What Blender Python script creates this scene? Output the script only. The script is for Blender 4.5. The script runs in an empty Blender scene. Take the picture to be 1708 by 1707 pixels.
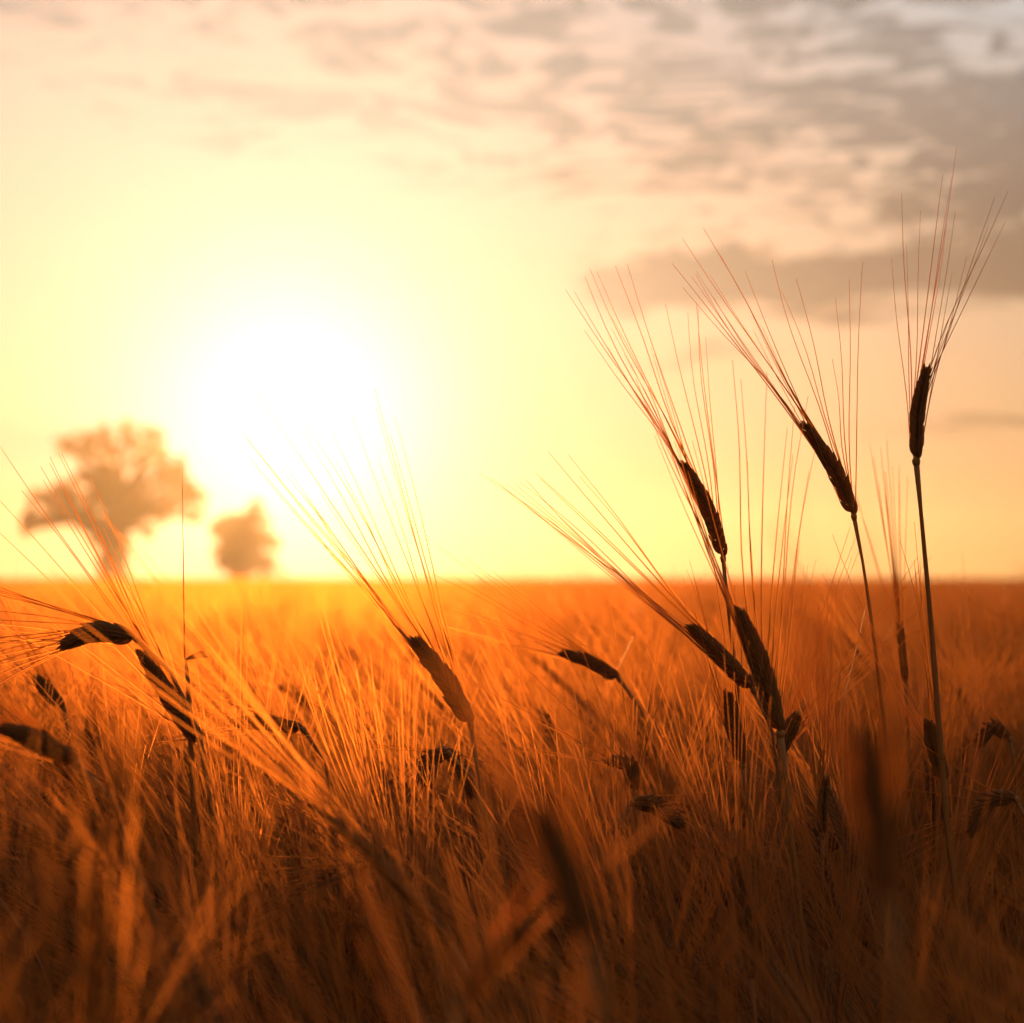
import bpy, math, random
import numpy as np
from mathutils import Vector, Matrix, Quaternion

R = math.radians
rng = np.random.default_rng(7)
random.seed(7)
scene = bpy.context.scene
COL = scene.collection

# ------------------------------------------------------------------ camera
CAM_Z = 0.95
PITCH = math.atan((965 - 853.5) / 1708 * 24 / 50)
cam_d = bpy.data.cameras.new('camera')
cam = bpy.data.objects.new('camera', cam_d)
COL.objects.link(cam)
cam_d.sensor_fit = 'HORIZONTAL'
cam_d.sensor_width = 24
cam_d.lens = 50
cam_d.clip_start = 0.02
cam_d.clip_end = 3000
cam_d.dof.use_dof = True
cam_d.dof.focus_distance = 1.24
cam_d.dof.aperture_fstop = 5.2
cam.location = (0, 0, CAM_Z)
cam.rotation_euler = (math.pi / 2 + PITCH, 0, 0)
scene.camera = cam

SUN_AZ = math.atan((482 - 854) / 1708 * 24 / 50)         # to the right of +Y
SUN_EL = math.atan((965 - 728) / 1708 * 24 / 50)
SUN = Vector((math.sin(SUN_AZ) * math.cos(SUN_EL), math.cos(SUN_AZ) * math.cos(SUN_EL), math.sin(SUN_EL)))

# ------------------------------------------------------------------ world
world = bpy.data.worlds.new('World')
scene.world = world
world.use_nodes = True
nt = world.node_tree
for n in list(nt.nodes):
    nt.nodes.remove(n)


class NG:
    def __init__(s, tree):
        s.t = tree

    def node(s, typ, **kw):
        n = s.t.nodes.new(typ)
        for k, v in kw.items():
            setattr(n, k, v)
        return n

    def put(s, sock, v):
        if v is None:
            return
        if isinstance(v, bpy.types.NodeSocket):
            s.t.links.new(v, sock)
        else:
            sock.default_value = v

    def m(s, op, a, b=None, c=None, clamp=False):
        n = s.node('ShaderNodeMath', operation=op, use_clamp=clamp)
        for i, v in enumerate((a, b, c)):
            s.put(n.inputs[i], v)
        return n.outputs[0]

    def v(s, op, a, b=None, out=0):
        n = s.node('ShaderNodeVectorMath', operation=op)
        s.put(n.inputs[0], a)
        s.put(n.inputs[1], b)
        return n.outputs[out]

    def scale(s, a, f):
        n = s.node('ShaderNodeVectorMath', operation='SCALE')
        s.put(n.inputs[0], a)
        s.put(n.inputs['Scale'], f)
        return n.outputs[0]

    def mix(s, f, a, b):
        n = s.node('ShaderNodeMix', data_type='RGBA')
        s.put(n.inputs[0], f)
        s.put(n.inputs[6], a)
        s.put(n.inputs[7], b)
        return n.outputs[2]

    def smooth(s, x, lo, hi, a=0.0, b=1.0):
        n = s.node('ShaderNodeMapRange', interpolation_type='SMOOTHSTEP')
        s.put(n.inputs[0], x)
        for i, vv in zip((1, 2, 3, 4), (lo, hi, a, b)):
            s.put(n.inputs[i], vv)
        return n.outputs[0]

    def xyz(s, x, y, z):
        n = s.node('ShaderNodeCombineXYZ')
        for i, vv in enumerate((x, y, z)):
            s.put(n.inputs[i], vv)
        return n.outputs[0]

    def noise(s, vec, scale, detail=4, rough=0.5, dist=0.0):
        n = s.node('ShaderNodeTexNoise')
        s.put(n.inputs['Vector'], vec)
        n.inputs['Scale'].default_value = scale
        n.inputs['Detail'].default_value = detail
        n.inputs['Roughness'].default_value = rough
        n.inputs['Distortion'].default_value = dist
        return n.outputs[0]

    def expneg(s, x, k):                                   # exp(-x / k)
        return s.m('POWER', math.e, s.m('MULTIPLY', x, -1.0 / k))

    def gauss(s, x, c, w):
        d = s.m('DIVIDE', s.m('SUBTRACT', x, c), w)
        return s.m('POWER', math.e, s.m('MULTIPLY', s.m('MULTIPLY', d, d), -1.0))


g = NG(nt)
tc = g.node('ShaderNodeTexCoord')
D = g.v('NORMALIZE', tc.outputs['Generated'])
sep = g.node('ShaderNodeSeparateXYZ')
nt.links.new(D, sep.inputs[0])
dx, dy, dz = sep.outputs
az = g.m('MULTIPLY', g.m('ARCTAN2', dx, dy), 180 / math.pi)
el = g.m('MULTIPLY', g.m('ARCSINE', dz), 180 / math.pi)
elp = g.m('MAXIMUM', el, 0.0)
ang = g.m('MULTIPLY', g.m('ARCCOSINE', g.m('MINIMUM', g.v('DOT_PRODUCT', D, tuple(SUN), out=1), 1.0)), 180 / math.pi)

sky = g.node('ShaderNodeTexSky', sky_type='NISHITA')
sky.sun_disc = False
sky.sun_elevation = SUN_EL
sky.sun_rotation = SUN_AZ
sky.air_density = 1.4
sky.dust_density = 6.0
sky.ozone_density = 1.0
clear = g.scale(sky.outputs[0], 0.05)
clear = g.v('MULTIPLY', clear, (0.60, 0.50, 0.50))

# dusty evening air: wide forward-scattering aureole round the low sun, yellower near the horizon
low = g.expneg(elp, 9.5)
tint = g.mix(low, (0.98, 1.0, 0.98, 1), (1.0, 0.68, 0.20, 1))
wide = g.m('ADD', g.m('MULTIPLY', g.expneg(ang, 45.0), 0.52), 0.08)
halo = g.m('MULTIPLY', g.expneg(ang, 7.0), 0.52)
core = g.m('MULTIPLY', g.gauss(ang, 0.0, 3.6), 0.75)
aur = g.v('ADD', g.scale(tint, wide), g.scale((0.95, 0.66, 0.86), halo))
aur = g.v('ADD', aur, g.scale((1.0, 0.82, 1.0), core))
base = g.v('ADD', clear, aur)

# thin altocumulus: ripples overhead, grey-brown banks toward the right
inv = g.m('DIVIDE', 1.0, g.m('ADD', g.m('MAXIMUM', dz, 0.0), 0.10))
qx = g.m('MULTIPLY', dx, inv)
qy = g.m('MULTIPLY', dy, inv)
q = g.xyz(qx, qy, 0.0)
warp = g.node('ShaderNodeTexNoise')
nt.links.new(q, warp.inputs['Vector'])
warp.inputs['Scale'].default_value = 1.3
warp.inputs['Detail'].default_value = 3
qw = g.v('ADD', q, g.scale(g.v('SUBTRACT', warp.outputs['Color'], (0.5, 0.5, 0.5)), 0.55))
big = g.noise(g.v('MULTIPLY', qw, (0.9, 1.5, 1)), 1.5, 5, 0.55)
rip = g.noise(g.v('MULTIPLY', qw, (5.2, 6.2, 1)), 2.3, 5, 0.58, 0.6)
right = g.smooth(az, -5.0, 15.0)
high = g.smooth(el, 6.0, 12.5)
azn = g.m('ADD', az, g.m('MULTIPLY', g.m('SUBTRACT', big, 0.5), 6.0))
eln = g.m('ADD', el, g.m('MULTIPLY', g.m('SUBTRACT', g.noise(g.v('MULTIPLY', qw, (1.6, 1.6, 1)), 2.0, 4, 0.55), 0.5), 2.6))
bank1 = g.m('MULTIPLY', g.gauss(eln, 7.9, 0.75), g.smooth(azn, 1.4, 4.6))
bank2 = g.m('MULTIPLY', g.gauss(eln, 10.6, 1.6), g.smooth(azn, 7.5, 13.5))
bank3 = g.m('MULTIPLY', g.gauss(eln, 12.3, 1.3), g.smooth(azn, -6.0, 6.0))
wisp1 = g.m('MULTIPLY', g.gauss(eln, 5.75, 0.28), g.m('MULTIPLY', g.gauss(azn, 4.8, 2.0), 0.40))
wisp2 = g.m('MULTIPLY', g.gauss(eln, 4.1, 0.35), g.m('MULTIPLY', g.smooth(azn, 6.0, 13.5), 0.5))
wisp3 = g.m('MULTIPLY', g.gauss(eln, 8.6, 0.35), g.m('MULTIPLY', g.gauss(azn, -2.0, 4.0), 0.22))
veil = g.m('MULTIPLY', g.smooth(eln, 12.5, 17.0), 0.50)
shape = g.m('ADD', g.m('MULTIPLY', bank1, 1.05), g.m('MULTIPLY', bank2, 0.95))
shape = g.m('ADD', shape, g.m('MULTIPLY', bank3, 0.55))
streak = g.m('MULTIPLY', g.gauss(eln, 12.4, 0.7), g.m('MULTIPLY', g.gauss(azn, -5.0, 5.0), 0.22))
shape = g.m('ADD', shape, streak)
for w_ in (wisp1, wisp2, wisp3, veil):
    shape = g.m('ADD', shape, w_)
ripple = g.m('MULTIPLY', g.m('SUBTRACT', rip, 0.5), g.m('MULTIPLY', high, g.smooth(az, -13, 4, 1.5, 4.2)))
bigv = g.m('MULTIPLY', g.m('SUBTRACT', big, 0.5), g.m('MULTIPLY', high, g.smooth(az, -12, 6, 0.8, 1.7)))
dens = g.m('ADD', g.m('ADD', shape, bigv), ripple)
dens = g.smooth(dens, 0.06, 0.62)
dens = g.m('MULTIPLY', dens, g.m('SUBTRACT', 1.0, g.m('MULTIPLY', g.gauss(ang, 0, 6.0), 0.75)))
near = g.expneg(ang, 6.5)
ccol = g.mix(g.smooth(el, 8.5, 13.5), (0.10, 0.078, 0.068, 1), (0.20, 0.188, 0.182, 1))
ccol = g.scale(ccol, g.m('ADD', 0.70, g.m('MULTIPLY', rip, 0.6)))
cloud = g.v('ADD', ccol, g.scale((1.0, 0.86, 0.60), g.m('MULTIPLY', near, 1.6)))
blue = g.m('MULTIPLY', g.smooth(el, 10.0, 17.0), g.m('MULTIPLY', right, 0.85))
base2 = g.mix(blue, base, (0.57, 0.61, 0.63, 1))
col = g.mix(g.m('MULTIPLY', dens, 0.92), base2, cloud)
bg = g.node('ShaderNodeBackground')
nt.links.new(col, bg.inputs['Color'])
bg.inputs['Strength'].default_value = 1.0
wout = g.node('ShaderNodeOutputWorld')
nt.links.new(bg.outputs[0], wout.inputs['Surface'])

world.cycles.sampling_method = 'MANUAL'
world.cycles.sample_map_resolution = 512

# ------------------------------------------------------------------ sun
sun_d = bpy.data.lights.new('sun', 'SUN')
sun_d.energy = 3.5
sun_d.angle = R(0.6)
sun_d.color = (1.0, 0.47, 0.14)
sun_o = bpy.data.objects.new('sun', sun_d)
COL.objects.link(sun_o)
sun_o.rotation_euler = (-SUN).to_track_quat('-Z', 'Y').to_euler()
sun_o.location = (SUN.x * 60, SUN.y * 60, 20)

vs = scene.view_settings
vs.view_transform = 'Standard'
vs.look = 'None'
vs.exposure = 0.0
vs.gamma = 1.0
vs.use_curve_mapping = False
cy = scene.cycles
cy.max_bounces = 5
cy.diffuse_bounces = 3
cy.glossy_bounces = 2
cy.transmission_bounces = 4
cy.transparent_max_bounces = 8
cy.volume_bounces = 0
cy.caustics_reflective = False
cy.caustics_refractive = False
cy.use_denoising = True
cy.use_adaptive_sampling = True
cy.adaptive_threshold = 0.045
cy.time_limit = 1000
cy.adaptive_min_samples = 24
cy.sample_clamp_indirect = 4.0


# ------------------------------------------------------------------ materials
def plant_mat(name, c1, c2, trans, rough, spec=0.5, tcol=None, nscale=60.0, coord='Object', fwd=0.0):
    mt = bpy.data.materials.new(name)
    mt.use_nodes = True
    t = mt.node_tree
    for n in list(t.nodes):
        t.nodes.remove(n)
    q_ = NG(t)
    tcn = q_.node('ShaderNodeTexCoord')
    oi = q_.node('ShaderNodeObjectInfo')
    nz = q_.noise(q_.v('MULTIPLY', tcn.outputs[coord], (1, 1, 0.25)), nscale, 3, 0.6)
    f = q_.m('ADD', q_.m('MULTIPLY', nz, 0.7), q_.m('MULTIPLY', oi.outputs['Random'], 0.45), clamp=True)
    colr = q_.mix(f, (*c1, 1), (*c2, 1))
    pb = q_.node('ShaderNodeBsdfPrincipled')
    t.links.new(colr, pb.inputs['Base Color'])
    pb.inputs['Roughness'].default_value = rough
    pb.inputs['Specular IOR Level'].default_value = spec
    out = q_.node('ShaderNodeOutputMaterial')
    if trans > 0:
        tr = q_.node('ShaderNodeBsdfTranslucent')
        if tcol:
            t.links.new(q_.v('MULTIPLY', colr, tcol), tr.inputs['Color'])
        else:
            t.links.new(colr, tr.inputs['Color'])
        mx = q_.node('ShaderNodeMixShader')
        mx.inputs[0].default_value = trans
        t.links.new(pb.outputs[0], mx.inputs[1])
        t.links.new(tr.outputs[0], mx.inputs[2])
        sh = mx.outputs[0]
        if fwd > 0:                                        # light passing nearly straight through the thin dry tissue
            rf = q_.node('ShaderNodeBsdfRefraction')
            rf.inputs['Roughness'].default_value = 0.80
            rf.inputs['IOR'].default_value = 1.22
            t.links.new(colr, rf.inputs['Color'])
            m2 = q_.node('ShaderNodeMixShader')
            m2.inputs[0].default_value = fwd
            t.links.new(sh, m2.inputs[1])
            t.links.new(rf.outputs[0], m2.inputs[2])
            sh = m2.outputs[0]
        t.links.new(sh, out.inputs['Surface'])
    else:
        t.links.new(pb.outputs[0], out.inputs['Surface'])
    return mt


M_AWN = plant_mat('barley_awn', (0.72, 0.265, 0.050), (0.56, 0.18, 0.030), 0.5, 0.32, 0.6, fwd=0.25)
M_KERNEL = plant_mat('barley_kernel', (0.44, 0.165, 0.034), (0.28, 0.095, 0.02), 0.38, 0.50, 0.25, nscale=180, fwd=0.14)
M_STEM = plant_mat('barley_straw', (0.50, 0.20, 0.042), (0.36, 0.125, 0.026), 0.25, 0.50, 0.25, nscale=90)
M_LEAF = plant_mat('barley_leaf', (0.50, 0.20, 0.042), (0.34, 0.12, 0.025), 0.5, 0.6, 0.2, nscale=50, fwd=0.25)
MATS = [M_STEM, M_KERNEL, M_AWN, M_LEAF]
M_FOL = plant_mat('tree_foliage', (0.13, 0.072, 0.015), (0.20, 0.095, 0.018), 0.5, 0.6, 0.2, nscale=2, fwd=0.35)
M_BARK = plant_mat('tree_bark', (0.075, 0.05, 0.032), (0.045, 0.03, 0.02), 0.0, 0.85, 0.2, nscale=4)


def soil_mat():
    mt = bpy.data.materials.new('dry_soil')
    mt.use_nodes = True
    t = mt.node_tree
    q_ = NG(t)
    pb = t.nodes['Principled BSDF']
    tcn = q_.node('ShaderNodeTexCoord')
    nz = q_.noise(tcn.outputs['Object'], 9.0, 6, 0.65)
    t.links.new(q_.mix(nz, (0.035, 0.022, 0.013, 1), (0.12, 0.075, 0.04, 1)), pb.inputs['Base Color'])
    pb.inputs['Roughness'].default_value = 0.95
    bp = q_.node('ShaderNodeBump')
    bp.inputs['Strength'].default_value = 0.6
    bp.inputs['Distance'].default_value = 0.02
    t.links.new(nz, bp.inputs['Height'])
    t.links.new(bp.outputs[0], pb.inputs['Normal'])
    return mt


# ------------------------------------------------------------------ mesh helpers
class MB:
    def __init__(s):
        s.V = []
        s.F = []
        s.MI = []
        s.n = 0

    def add(s, verts, faces, mi=0):
        verts = np.asarray(verts, dtype=np.float64).reshape(-1, 3)
        s.V.append(verts)
        for f in faces:
            s.F.append(tuple(int(i) + s.n for i in f))
        s.MI.extend([mi] * len(faces))
        s.n += len(verts)

    def tube(s, pts, rad, k=5, mi=0, flat=1.0, side=None, caps=True, gap=0):
        pts = np.asarray(pts, dtype=np.float64)
        n = len(pts)
        rad = np.broadcast_to(np.asarray(rad, dtype=np.float64), (n,))
        tg = np.gradient(pts, axis=0)
        tg /= np.linalg.norm(tg, axis=1)[:, None] + 1e-12
        if side is None:
            side = np.array([1.0, 0.13, 0.07])
        u = side - tg[0] * np.dot(side, tg[0])
        if np.linalg.norm(u) < 1e-3:
            u = np.cross(tg[0], [0, 1, 0])
        vs_ = []
        a = np.arange(k) * 2 * math.pi / k
        for i in range(n):
            u = u - tg[i] * np.dot(u, tg[i])
            u /= np.linalg.norm(u) + 1e-12
            w = np.cross(tg[i], u)
            vs_.append(pts[i] + rad[i] * (np.cos(a)[:, None] * u + flat * np.sin(a)[:, None] * w))
        fs = []
        for i in range(n - 1):
            for j in range(k - gap):
                j2 = (j + 1) % k
                fs.append((i * k + j, i * k + j2, (i + 1) * k + j2, (i + 1) * k + j))
        if caps:
            fs.append(tuple(range(k - 1, -1, -1)))
            fs.append(tuple(range((n - 1) * k, n * k)))
        s.add(np.concatenate(vs_), fs, mi)

    def ribbon(s, pts, width, side, mi=3, fold=0.25):
        """leaf blade: two strips folded along a midrib"""
        pts = np.asarray(pts, dtype=np.float64)
        n = len(pts)
        tg = np.gradient(pts, axis=0)
        tg /= np.linalg.norm(tg, axis=1)[:, None] + 1e-12
        vs_ = []
        for i in range(n):
            sd = np.asarray(side[i]) if np.ndim(side) == 2 else np.asarray(side)
            sd = sd - tg[i] * np.dot(sd, tg[i])
            sd /= np.linalg.norm(sd) + 1e-12
            nr = np.cross(sd, tg[i])
            w = width[i]
            vs_ += [pts[i] - sd * w + nr * w * fold, pts[i], pts[i] + sd * w + nr * w * fold]
        fs = []
        for i in range(n - 1):
            b = i * 3
            fs += [(b, b + 1, b + 4, b + 3), (b + 1, b + 2, b + 5, b + 4)]
        s.add(vs_, fs, mi)

    def mesh(s, name, mats, smooth=True):
        me = bpy.data.meshes.new(name)
        V = np.concatenate(s.V) if s.V else np.zeros((0, 3))
        me.from_pydata(V.tolist(), [], s.F)
        for m_ in mats:
            me.materials.append(m_)
        me.polygons.foreach_set('material_index', np.array(s.MI, dtype=np.int32))
        if smooth:
            me.polygons.foreach_set('use_smooth', np.ones(len(s.F), dtype=bool))
        me.update()
        return me


def link(name, me, parent=None, mat=None):
    o = bpy.data.objects.new(name, me)
    COL.objects.link(o)
    if parent is not None:
        o.parent = parent
    return o


def tag(o, label=None, cat=None, group=None, kind=None):
    if label:
        o['label'] = label
    if cat:
        o['category'] = cat
    if group:
        o['group'] = group
    if kind:
        o['kind'] = kind
    return o


def rot_about(v, axis, a):
    axis = axis / (np.linalg.norm(axis) + 1e-12)
    return v * math.cos(a) + np.cross(axis, v) * math.sin(a) + axis * np.dot(axis, v) * (1 - math.cos(a))


def unit(v):
    return v / (np.linalg.norm(v) + 1e-12)


def catmull(pts, n):
    """smooth curve through the points, n samples"""
    P = np.asarray(pts, dtype=np.float64)
    if len(P) == 2:
        t = np.linspace(0, 1, n)[:, None]
        return P[0] * (1 - t) + P[1] * t
    P = np.vstack([2 * P[0] - P[1], P, 2 * P[-1] - P[-2]])
    seg = np.linalg.norm(np.diff(P[1:-1], axis=0), axis=1)
    cum = np.concatenate([[0], np.cumsum(seg)])
    out = []
    for d in np.linspace(0, cum[-1], n):
        i = min(int(np.searchsorted(cum, d, side='right') - 1), len(seg) - 1)
        t = (d - cum[i]) / (seg[i] + 1e-12)
        p0, p1, p2, p3 = P[i], P[i + 1], P[i + 2], P[i + 3]
        out.append(0.5 * ((2 * p1) + (-p0 + p2) * t + (2 * p0 - 5 * p1 + 4 * p2 - p3) * t * t + (-p0 + 3 * p1 - 3 * p2 + p3) * t ** 3))
    return np.array(out)


# ------------------------------------------------------------------ barley pieces
KPROF = [(0.0, 0.35), (0.12, 0.75), (0.32, 1.0), (0.58, 0.86), (0.82, 0.46), (1.0, 0.10)]


def kernel_geom(mb, p, T, S, L, W, mi, k=6):
    """spindle along T, wide along S"""
    N = np.cross(T, S)
    vs_, fs = [], []
    a = np.arange(k) * 2 * math.pi / k
    for z, r in KPROF:
        bulge = 0.12 * math.sin(z * math.pi) * W
        c = p + T * (z * L) + S * bulge
        vs_.append(c + r * W * (np.cos(a)[:, None] * S + 0.80 * np.sin(a)[:, None] * N))
    n = len(KPROF)
    for i in range(n - 1):
        for j in range(k):
            j2 = (j + 1) % k
            fs.append((i * k + j, i * k + j2, (i + 1) * k + j2, (i + 1) * k + j))
    fs.append(tuple(range((n - 1) * k, n * k)))
    mb.add(np.concatenate(vs_), fs, mi)


def ear_layout(axis_pts, side0, nk, rnd, awn_fn, klen=0.0105):
    """yields kernel frames (p, T, S, side sign, t) and awn (p, dir, length) along the rachis"""
    ax = np.asarray(axis_pts)
    n = len(ax)
    tg = np.gradient(ax, axis=0)
    tg /= np.linalg.norm(tg, axis=1)[:, None]
    S = side0 - tg[0] * np.dot(side0, tg[0])
    S = unit(S)
    frames = []
    Ss = []
    for i in range(n):
        S = unit(S - tg[i] * np.dot(S, tg[i]))
        Ss.append(S)
    for j in range(nk):
        t = (j + 0.15) / nk * 0.94
        f = t * (n - 1)
        i = min(int(f), n - 2)
        w = f - i
        p = ax[i] * (1 - w) + ax[i + 1] * w
        T = unit(tg[i] * (1 - w) + tg[i + 1] * w)
        S_ = unit(Ss[i] * (1 - w) + Ss[i + 1] * w)
        sg = 1 if j % 2 == 0 else -1
        frames.append((p, T, S_, sg, t))
    return frames


def build_ear_joined(mb, axis_pts, side0, nk, rnd, lod=0, awn_l=0.12, spread=(18, 6), awn_n=None, awn_r=0.00034):
    """a whole ear into one mesh (materials 1 kernel, 2 awn)"""
    fr = ear_layout(axis_pts, side0, nk, rnd, None)
    L = np.linalg.norm(np.diff(axis_pts, axis=0), axis=1).sum()
    if lod >= 1:
        n = 6 if lod == 1 else 4
        idx = np.linspace(0, len(axis_pts) - 1, n).astype(int)
        prof = np.interp(np.linspace(0, 1, n), [0, 0.15, 0.5, 0.85, 1], [0.4, 0.85, 1, 0.8, 0.25]) * 0.0042
        mb.tube(np.asarray(axis_pts)[idx], prof, 5 if lod == 1 else 4, 1, flat=0.65, side=side0)
    for j, (p, T, S, sg, t) in enumerate(fr):
        size = 0.75 + 0.35 * math.sin(math.pi * min(1, t * 1.1 + 0.12))
        tilt = R(24) * sg
        N = np.cross(T, S)
        Tk = rot_about(T, N, tilt)
        Sk = rot_about(S, N, tilt) * sg
        b = p + S * sg * 0.0012
        if lod == 0:
            kernel_geom(mb, b, Tk, Sk, 0.0100 * size, 0.0015 * size, 1, 5)
            if j % 2 == 0:                                 # sterile side spikelets front and back
                for q_ in (-1, 1):
                    kernel_geom(mb, p + N * q_ * 0.0013, unit(T + N * q_ * 0.2 + S * sg * 0.12), S, 0.0085 * size, 0.0010, 1, 4)
        if awn_n and j % max(1, int(round(nk / awn_n))) != 0:
            continue
        a = R(spread[0] * (1 - t) + spread[1] * t + rnd.normal(0, 3.0)) * sg
        d = rot_about(T, N, a)
        d = unit(rot_about(d, S, R(rnd.normal(0, 6))))
        al = awn_l * rnd.uniform(0.8, 1.12) * (0.85 + 0.25 * math.sin(math.pi * min(1, t + .2)))
        st = b + Tk * 0.0105 * size
        bend = rnd.normal(0.04, 0.07) * sg
        m_ = 6 if lod == 0 else (3 if lod == 1 else 2)
        u = np.linspace(0, 1, m_)
        pts = st + d * (u * al)[:, None] + S * (bend * al * u ** 2)[:, None]
        mb.tube(pts, awn_r * (1 - 0.8 * u) + 0.00006, 3, 2, caps=False, gap=1)                # keeled, open on one side like a real awn


def plant_curve(rnd, h, lean, neck, curl, ear_l):
    s0 = 0.80 if neck < R(60) else 0.90
    """stem and ear axis in the plane XZ leaning to -X: arrays of points"""
    n = 26
    s = np.linspace(0, 1, n)
    th = lean * s ** 2 + (neck - lean) * np.clip((s - s0) / (1 - s0), 0, 1) ** 1.6
    ds = h / (n - 1)
    ph = rnd.normal(0, 0.02, 2)
    x = np.concatenate([[0], np.cumsum(-np.sin(th[:-1]) * ds)])
    z = np.concatenate([[0], np.cumsum(np.cos(th[:-1]) * ds)])
    y = 0.010 * np.sin(s * 3 + ph[0] * 80) * s
    stem = np.stack([x, y, z], 1)
    m_ = 9
    th2 = neck + curl * np.linspace(0, 1, m_)
    de = ear_l / (m_ - 1)
    ex = x[-1] + np.concatenate([[0], np.cumsum(-np.sin(th2[:-1]) * de)])
    ez = z[-1] + np.concatenate([[0], np.cumsum(np.cos(th2[:-1]) * de)])
    ear = np.stack([ex, np.full(m_, y[-1]), ez], 1)
    return stem, ear


def leaf_into(mb, rnd, base, dir_az, length, up=0.9, droop=2.2, w=0.0045, mi=3):
    n = 9
    s = np.linspace(0, 1, n)
    th = R(15) + droop * s ** 1.3
    ds = length / (n - 1)
    r = np.concatenate([[0], np.cumsum(np.sin(th[:-1]) * ds)])
    z = np.concatenate([[0], np.cumsum(np.cos(th[:-1]) * ds)])
    dirv = np.array([math.cos(dir_az), math.sin(dir_az), 0])
    pts = base + dirv * r[:, None] + np.array([0, 0, 1.0]) * z[:, None]
    tw = rnd.uniform(-2.5, 2.5)
    sd0 = np.array([-math.sin(dir_az), math.cos(dir_az), 0])
    sides = np.array([rot_about(sd0, dirv, tw * q_) for q_ in s])
    wd = w * np.interp(s, [0, 0.12, 0.5, 1], [0.5, 1, 0.85, 0.05])
    mb.ribbon(pts, wd, sides, mi)


def plant_variant(rnd, kind, lod):
    mb = MB()
    if kind == 'up':
        lean, neck, curl = R(rnd.uniform(0, 7)), R(rnd.uniform(4, 28)), R(rnd.uniform(0, 16))
    elif kind == 'lean':
        lean, neck, curl = R(rnd.uniform(3, 10)), R(rnd.uniform(30, 55)), R(rnd.uniform(4, 25))
    else:
        lean, neck, curl = R(rnd.uniform(3, 12)), R(rnd.uniform(75, 125)), R(rnd.uniform(10, 35))
    h = rnd.uniform(0.70, 0.78)
    el_ = rnd.uniform(0.058, 0.078)
    stem, ear = plant_curve(rnd, h, lean, neck, curl, el_)
    rr = np.interp(np.linspace(0, 1, len(stem)), [0, 0.8, 0.97, 1], [0.0019, 0.0013, 0.0009, 0.0013])
    if lod == 0:
        mb.tube(stem, rr, 5, 0)
    else:
        idx = [8, 15, 20, 23, 25] if lod == 1 else [14, 22, 25]
        mb.tube(stem[idx], rr[idx], 3, 0, caps=False)
    roll = rnd.uniform(-1.2, 1.2)
    side = np.array([0, math.cos(roll), math.sin(roll)]) if rnd.random() < 0.5 else np.array([1.0, 0.2, 0.4])
    nk = 22 if lod == 0 else (18 if lod == 1 else 8)
    build_ear_joined(mb, ear, side, nk, rnd, lod, awn_l=rnd.uniform(0.115, 0.155),
                     spread=(rnd.uniform(12, 24), rnd.uniform(3, 9)),
                     awn_r=(0.00030, 0.00045, 0.0009)[lod])
    if lod <= 1:
        for q_ in range(2):
            i = int(rnd.integers(12, 19)) if q_ == 0 else int(rnd.integers(19, 24))
            if q_ == 1 and rnd.random() < 0.35:
                continue
            leaf_into(mb, rnd, stem[i], rnd.uniform(0, 2 * math.pi), rnd.uniform(0.09, 0.18), droop=rnd.uniform(1.2, 2.8), w=rnd.uniform(0.0013, 0.0021))
    return mb


def top_of(me):
    co = np.empty(len(me.vertices) * 3)
    me.vertices.foreach_get('co', co)
    return co.reshape(-1, 3)[:, 2].max()


# ------------------------------------------------------------------ setting: ground sheet
X0, X1, Y0, Y1 = -260.0, 260.0, -60.0, 420.0
gb = MB()
gb.add([(X0, Y0, 0), (X1, Y0, 0), (X1, Y1, 0), (X0, Y1, 0)], [(0, 1, 2, 3)])
ground = link('ground', gb.mesh('ground', [soil_mat()], smooth=False))
tag(ground, 'dry brown soil under the barley field', 'ground', kind='structure')


# ------------------------------------------------------------------ pixel helper (photo pixel at a real distance -> point in the field)
def at(px, py, d):
    u = (px - 854) / 1708 * 24 / 50
    v = -(py - 853.5) / 1708 * 24 / 50
    c, s = math.cos(PITCH), math.sin(PITCH)
    vec = np.array([u, c - v * s, s + v * c])
    return np.array([0, 0, CAM_Z]) + vec * (d / vec[1])


VIEW = np.array([0, 1.0, 0])

# shared meshes for the kernels and awns of the ears that can be told apart
KER = []
for i in range(3):
    mb = MB()
    kernel_geom(mb, np.zeros(3), np.array([0, 0, 1.0]), np.array([1.0, 0, 0]), 0.0120, 0.0020 + 0.0001 * i, 0, 8)
    KER.append(mb.mesh('kernel', [M_KERNEL]))
AWN = []
for i in range(10):
    mb = MB()
    u = np.linspace(0, 1, 9)
    b1 = rng.normal(0.025, 0.04)
    b2 = rng.normal(0.0, 0.006)
    pts = np.stack([b1 * 0.12 * u ** 2 + b2 * 0.12 * np.sin(u * 7), rng.normal(0, 0.012) * 0.12 * u ** 2, 0.12 * u], 1)
    mb.tube(pts, (0.00028 + 0.00001 * i) * (1 - 0.80 * u) + 0.00005, 4, 0, gap=1, caps=False)
    AWN.append(mb.mesh('awn', [M_AWN]))


def frame_mat(p, Z, X, s=(1, 1, 1)):
    Z = unit(Z)
    X = unit(X - Z * np.dot(X, Z))
    Y = np.cross(Z, X)
    m_ = Matrix(((X[0] * s[0], Y[0] * s[1], Z[0] * s[2], p[0]),
                 (X[1] * s[0], Y[1] * s[1], Z[1] * s[2], p[1]),
                 (X[2] * s[0], Y[2] * s[1], Z[2] * s[2], p[2]),
                 (0, 0, 0, 1)))
    return m_


GROUP = 'barley plants whose ears stand out of the crop'


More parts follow.
